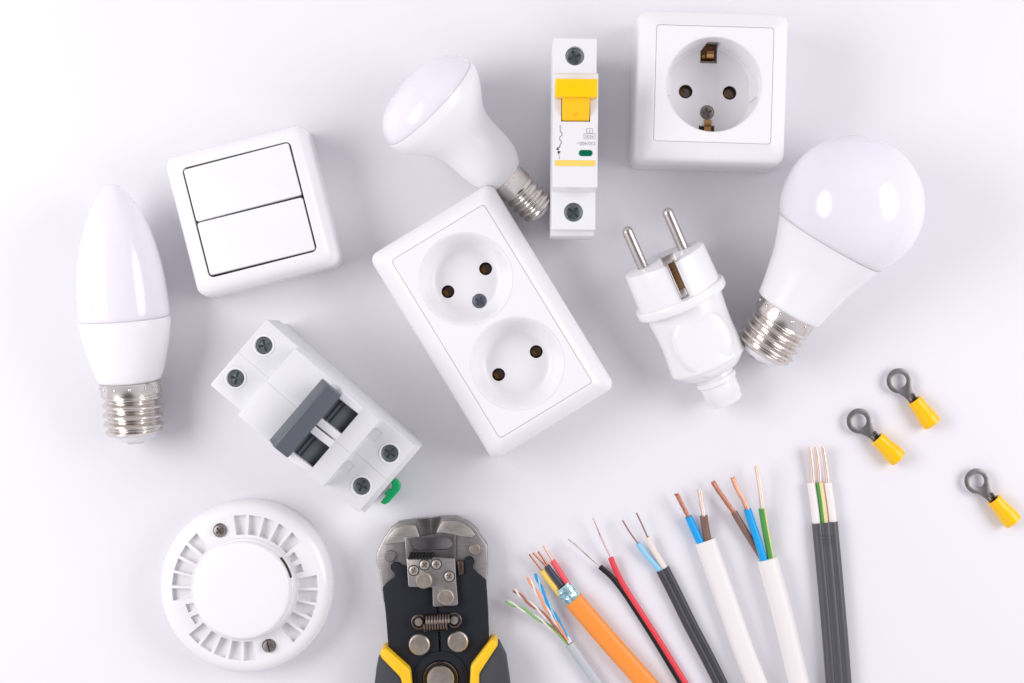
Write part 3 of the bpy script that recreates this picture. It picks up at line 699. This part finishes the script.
# ------------------------------------------------------------------ cables
class Cable:
    def __init__(s, root_px, label, cat='cable', name='cable', group='stripped cables fanned out'):
        s.c = P(*root_px, 0); s.t = thing(name, s.c, 0, label, cat, group)
    def path(s, pts, n=10):
        """pts: (px, py, height of the axis)"""
        return [v - s.c for v in smooth([P(*p) for p in pts], n)]
    def tube(s, name, pts, r, m, n=10, seg=20, parent=None, scale=None):
        g = G(); tube(g, s.path(pts, n), r, seg, scale=scale); return g.build(name, m, parent or s.t, 50)
    def sheath(s, name, pts, sec, m, seg_mats=None, hollow=None, parent=None, ang=35):
        g = G(); g.sweep(s.path(pts), sec, seg_mats); return g.build(name, m, parent or s.t, ang)
    def rope(s, name, pts, R, m, strands=7, twist=3.0, sr=None, splay=0.0, parent=None):
        path = s.path(pts, 14); g = G(); sr = sr or R * .40
        n = len(path)
        T0 = (path[1] - path[0]).normalized(); U = T0.orthogonal().normalized()
        fr = []
        for i, p in enumerate(path):
            a = path[max(0, i - 1)]; b = path[min(n - 1, i + 1)]; T2 = (b - a).normalized(); U = (U - T2 * U.dot(T2)).normalized(); fr.append((U.copy(), T2.cross(U)))
        for k_ in range(strands):
            ph = 2 * PI * k_ / strands; end = int(n * random.uniform(.95, 1.0)) if splay else n; st = []
            jr = random.uniform(.85, 1.12)
            for i in range(n):
                u = i / (n - 1)
                rr = (R - sr) * jr * (1 + splay * max(0, (0.35 - u)) * random.uniform(.9, 1.1) * 2.2)
                a = ph + twist * 2 * PI * u
                st.append(path[i] + fr[i][0] * rr * math.cos(a) + fr[i][1] * rr * math.sin(a))
            cutn = random.randint(0, 2) if splay else 0
            tube(g, st[cutn:], sr, 8)
        tube(g, path[2:], R * .42, 8)
        return g.build(name, m, parent or s.t, 60)
def oval(hx, hz, n=24, p=2.0):
    out = []
    for k_ in range(n):
        a = 2 * PI * k_ / n; c_, s_ = math.cos(a), math.sin(a)
        out.append((hx * math.copysign(abs(c_) ** (2 / p), c_), hz * math.copysign(abs(s_) ** (2 / p), s_)))
    return out

# 1 network cable
cb = Cable((570, 643), 'thin pale grey network cable with four thin twisted colour pairs', group='stripped cables fanned out along the bottom edge')
FAN = 'stripped cables fanned out along the bottom edge'
cb.sheath('sheath', [(569.8, 643.8, 2.4), (598.5, 684, 2.4), (626, 722, 2.4)], oval(2.35, 2.3, 32), S_GRY)
pairs = [('green', I_GRN2, [(505.9, 601, 5), (525.5, 611, 5.5), (546, 624, 4), (569.2, 643.6, 2.6)]),
         ('brown', I_BRN2, [(514, 590, 6), (525, 599.5, 6.5), (545, 616, 5), (569.6, 643, 2.9)]),
         ('orange', I_ORG, [(527.5, 577, 6.5), (538.6, 596, 6.5), (553, 618, 5), (570.4, 642.5, 3.2)]),
         ('blue', I_BLU2, [(535.6, 573.5, 5.5), (542.5, 591, 6), (553.5, 613, 5), (571, 642, 2.8)])]
def twisted(cb, name, pts, ra, rw, ma, mb, turns, ph=0.0):
    path = cb.path(pts, 22); n = len(path)
    for w_, m_ in ((0, ma), (1, mb)):
        g = G(); st = []; U = Vector((0, 0, 1))
        for i in range(n):
            T2 = (path[min(n - 1, i + 1)] - path[max(0, i - 1)]).normalized(); U = (U - T2 * U.dot(T2)).normalized(); V = T2.cross(U)
            a = ph + PI * w_ + 2 * PI * turns * i / (n - 1)
            st.append(path[i] + (U * math.cos(a) + V * math.sin(a)) * ra)
        tube(g, st, rw * (1.12 if w_ == 0 else .86), 12); g.build(name, m_, cb.t, 60)
for nm, m_, pts in pairs:
    twisted(cb, nm + '_pair_wire', pts, .47, .50, m_, I_WHT if nm != 'blue' else I_LBL, 2.3, random.random() * 3)

# 2 orange cable
cb = Cable((573, 600), 'thick orange cable with blue foil and yellow, black and red cores', group=FAN)
cb.sheath('sheath', [(573.3, 599.8, 3.4), (610.5, 643.0, 3.4), (647, 684, 3.4), (679, 722, 3.4)], oval(4.45, 3.1, 36, 2.5), S_ORG)
# crumpled foil sleeve
path = cb.path([(562.4, 586.5, 3.3), (566.5, 591.5, 3.4), (570.3, 596.2, 3.4), (574.5, 601.3, 3.4)], 4)
g = G(); vs = []; n = 18
for i, p in enumerate(path):
    T2 = (path[min(len(path) - 1, i + 1)] - path[max(0, i - 1)]).normalized(); sd = T2.cross(Vector((0, 0, 1))).normalized(); up = sd.cross(T2)
    for k_ in range(n):
        a = 2 * PI * k_ / n; jj = 1 + random.uniform(-.055, .055)
        vs.append(tuple(p + sd * 3.75 * jj * math.cos(a) + up * 2.75 * jj * math.sin(a)))
fs = [(i * n + k_, i * n + (k_ + 1) % n, (i + 1) * n + (k_ + 1) % n, (i + 1) * n + k_) for i in range(len(path) - 1) for k_ in range(n)]
fo = g.add(vs, fs).build('foil_sleeve', FOIL, cb.t, None)
def core(cb, pts, r, m, name='core', **k_): return cb.tube(name, pts, r, m, **k_)
y_ = core(cb, [(542, 570.5, 4.2), (549, 580.5, 3.8), (560, 594.5, 3.3)], 1.35, I_YEL)
b_ = core(cb, [(546.6, 566, 4.6), (554, 575.8, 4.4), (564, 588.5, 3.5)], 1.4, I_BLK2)
r_ = core(cb, [(552.5, 560.8, 4.2), (559, 570.5, 3.8), (569, 586, 3.3)], 1.35, I_RED2)
cb.tube('copper_wire', [(529.2, 554.2, 5), (535.5, 562.2, 4.6), (542.6, 571.5, 4.2)], .42, COPD, parent=y_)
cb.tube('copper_wire', [(533, 552.8, 5.8), (540, 560, 5.2), (546.6, 566.5, 4.9)], .48, COPD, parent=b_)
cb.tube('copper_wire', [(538, 551.4, 5.2), (543.5, 558.8, 4.9), (547.8, 566, 4.5)], .48, COPD, parent=b_)
cb.tube('copper_wire', [(543.2, 545.6, 5), (548, 553.6, 4.6), (553, 561.5, 4.2)], .38, COP, parent=r_)

# 3 red and black twin wire
cb = Cable((625, 592), 'thin twin wire, red and black strands joined side by side', group=FAN)
bl = cb.tube('black_wire', [(600, 566.6, 3.0), (612, 577.5, 2.6), (624.2, 593, 1.5), (639, 615.5, 1.3), (656.5, 643.2, 1.3), (681, 684, 1.3), (703, 722, 1.3)], 1.2, I_BLK)
rd = cb.tube('red_wire', [(610.6, 557.6, 3.4), (615.8, 570, 2.8), (622.5, 583.5, 2.2), (630.4, 596.5, 1.7), (643.5, 616.5, 1.6), (660.6, 643, 1.6), (686, 684, 1.6), (708, 722, 1.6)], 1.3, I_RED)
for e0, e1 in (((568.2, 539, 4.8), .3), ((570.2, 540.8, 5.6), -.2), ((574.5, 543.0, 5.2), .1)):
    cb.tube('bare_wire', [e0, (583.5 + e1, 552 - e1, 4.4), (600.2, 567, 3.0)], .26, TINW, parent=bl, seg=8)
for e0, e1 in (((592.8, 518.0, 6.2), .4), ((593.8, 518.8, 5.6), -.3)):
    cb.tube('bare_wire', [e0, (601 + e1, 537, 4.8), (610.8, 558, 3.4)], .26, PNKW, parent=rd, seg=8)

# 4 dark flat twin cable
def flat_sec(hx, hz, lobes, groove=.25, n=14):
    """flat sheath with a rounded lobe over each core"""
    out = []
    N = n * lobes
    for k_ in range(N + 1):
        u = 1 - 2 * k_ / N; x = hx * u
        edge = 1 - abs(u) ** 5
        lob = abs(math.sin(lobes * PI * (u + 1) / 2)) ** .6
        out.append((x, hz * (edge ** .5) * (1 - groove + groove * lob)))
    bot = [(x * .98, -hz * .96 * (1 - abs(x / hx) ** 6) ** .5 if abs(x) < hx else 0) for x, y in out[1:-1]][::-1]
    return out + bot
cb = Cable((662, 569), 'flat charcoal two-core cable with light blue and cream cores', group=FAN)
cb.sheath('sheath', [(662.6, 569, 2.0), (676.3, 596, 2.0), (690.5, 625, 2.0), (705.8, 654, 2.0), (720.8, 684, 2.0), (738, 722, 2.0)], flat_sec(3.1, 1.9, 2, .3), S_DRK, ang=50)
a_ = core(cb, [(637.8, 543.4, 4.0), (647, 556, 3), (661, 571.5, 2.0)], 1.3, I_LBL)
b_ = core(cb, [(647.4, 537.2, 4.0), (655, 552, 3), (666, 570, 2.0)], 1.3, I_CRM)
cb.tube('bare_wire', [(622.6, 520.3, 5.5), (630, 532.5, 4.8), (638.6, 544.4, 4.0)], .34, BRW, parent=a_)
cb.tube('bare_wire', [(636.4, 512.8, 5.5), (642, 524.5, 4.8), (648, 538, 4.0)], .34, BRW, parent=b_)
for i_ in range(2):
    yy = 579 + i_ * 3.6
    x0 = 662.6 + (yy - 569) * .53
    g = cb.sheath('nick', [(x0 - 2.6, yy + 1.0, 3.72), (x0 + 2.6, yy - 1.4, 3.72)], oval(.14, .12, 8), S_DRK)

# 5 wide white cable, two cores
cb = Cable((705, 541), 'wide flat white cable with one blue and one brown stranded core', group=FAN)
cb.sheath('sheath', [(705.2, 540.8, 2.9), (717.2, 575.5, 2.9), (729.6, 611, 2.9), (742.5, 648, 2.9), (756.8, 684, 2.9), (771, 722, 2.9)], oval(4.65, 2.8, 40, 2.6), S_WHT)
a_ = core(cb, [(688.6, 516.6, 4.5), (694, 529, 3.6), (701.2, 544, 2.9)], 1.75, I_BLUE)
b_ = core(cb, [(703.6, 515.8, 4.5), (705.4, 528, 3.6), (708.4, 543, 2.9)], 1.75, I_BRN)
cb.rope('copper_strands', [(676.4, 493.4, 6), (682, 504.5, 5.4), (688.8, 517.8, 4.5)], .95, COPD, 6, 2.0, splay=.35, parent=a_)
cb.rope('copper_strands', [(699.6, 489.6, 6), (701.2, 502, 5.4), (703.8, 517.2, 4.5)], .98, COPP, 6, 2.0, splay=.5, parent=b_)

# 6 round white cable, three cores
cb = Cable((768, 559), 'round white cable with brown, blue and green-yellow stranded cores', group=FAN)
cb.sheath('sheath', [(767.3, 558.8, 4.0), (775, 587, 4.0), (782.8, 615, 4.0), (799.2, 684, 4.0), (808, 722, 4.0)], oval(4.55, 3.9, 40, 2.2), S_WHT)
a_ = core(cb, [(734.2, 512.4, 4.6), (744, 529, 3.8), (755, 546.5, 3.4), (765.5, 563, 3.4)], 1.5, I_BRN)
b_ = core(cb, [(747.4, 509.2, 6.0), (754, 529, 5.4), (760, 547, 5.2), (764.5, 563, 4.6)], 1.72, I_BLUE)
pth = [(761.8, 508.4, 5.6), (765, 528, 5), (768.5, 546, 4.4), (771.5, 563, 4.2)]
n = 24
g = G(); g.sweep(cb.path(pth), oval(1.55, 1.55, n), seg_mats=[1 if 8 <= k_ <= 14 else 0 for k_ in range(n)])
c_ = g.build('core', [I_GRN, I_YGR], cb.t, 50)
cb.rope('copper_strands', [(712.2, 480.8, 6.2), (718, 490, 6), (726, 501.5, 5.4), (734.6, 513.6, 4.6)], 1.08, COPD, 6, 2.4, splay=.2, parent=a_)
cb.rope('copper_strands', [(732.2, 476.6, 8), (737, 488.5, 7.6), (742, 497.5, 7), (747.8, 510.4, 6.0)], 1.08, COP, 6, 3.0, splay=.25, parent=b_)
cb.rope('copper_strands', [(756.2, 465.6, 8), (758.6, 480, 7.4), (760.4, 492, 6.6), (762.2, 509.6, 5.6)], 1.02, COPP, 5, 4.0, splay=.2, parent=c_)

# 7 charcoal flat three core cable
cb = Cable((825, 522), 'wide flat charcoal three-core cable, rightmost of the fan, with straight pale copper wires', group=FAN)
cb.sheath('sheath', [(824.8, 522.3, 2.7), (830, 578, 2.7), (835.4, 640, 2.7), (838.8, 684, 2.7), (841.5, 722, 2.7)], flat_sec(5.75, 2.55, 3, .24), S_DRK2, ang=50)
for dx, seg_ in ((-8.2, None), (0, 1), (8.4, None)):
    p_ = [(819.2 + dx, 482.6, 2.9), (822.2 + dx, 503, 2.8), (825 + dx, 526, 2.7)]
    if seg_:
        g = G(); g.sweep(cb.path(p_), [(-u_, w_) for u_, w_ in oval(1.72, 1.72, 32)] if False else oval(1.72, 1.72, 32), seg_mats=[1 if (k_ in (7, 8)) else (2 if 9 <= k_ <= 18 else 0) for k_ in range(32)])
        c_ = g.build('core', [I_GRN, I_YGR, I_PEACH], cb.t, 50)
    else:
        c_ = core(cb, p_, 1.78, I_WHT)
    wx = {-8.2: (809.7, 813.4), 0: (815.8, 820.2), 8.4: (822.8, 827.8)}[dx]
    cb.tube('copper_wire', [(wx[0], 447.0, 4.4), ((wx[0] + wx[1]) / 2 + .3, 464, 3.7), (wx[1], 483.6, 3.0)], .85, COPP, parent=c_)
for i_ in range(3):
    yy = 536.5 + i_ * 3.4
    cb.sheath('nick', [(820.6 + i_ * .3, yy - .6, 5.05), (826 + i_ * .3, yy, 5.3), (833.6 + i_ * .3, yy - .8, 5.1)], oval(.12, .12, 8), S_DRK2)

# ------------------------------------------------------------------ millimetres to metres
bpy.context.view_layer.update()
done = set()
for o in list(scene.objects):
    if o.type in ('CAMERA', 'LIGHT'): continue
    o.location = o.location * S
    if o.type == 'MESH' and o.data.name not in done:
        o.data.transform(Matrix.Scale(S, 4)); o.data.update(); done.add(o.data.name)
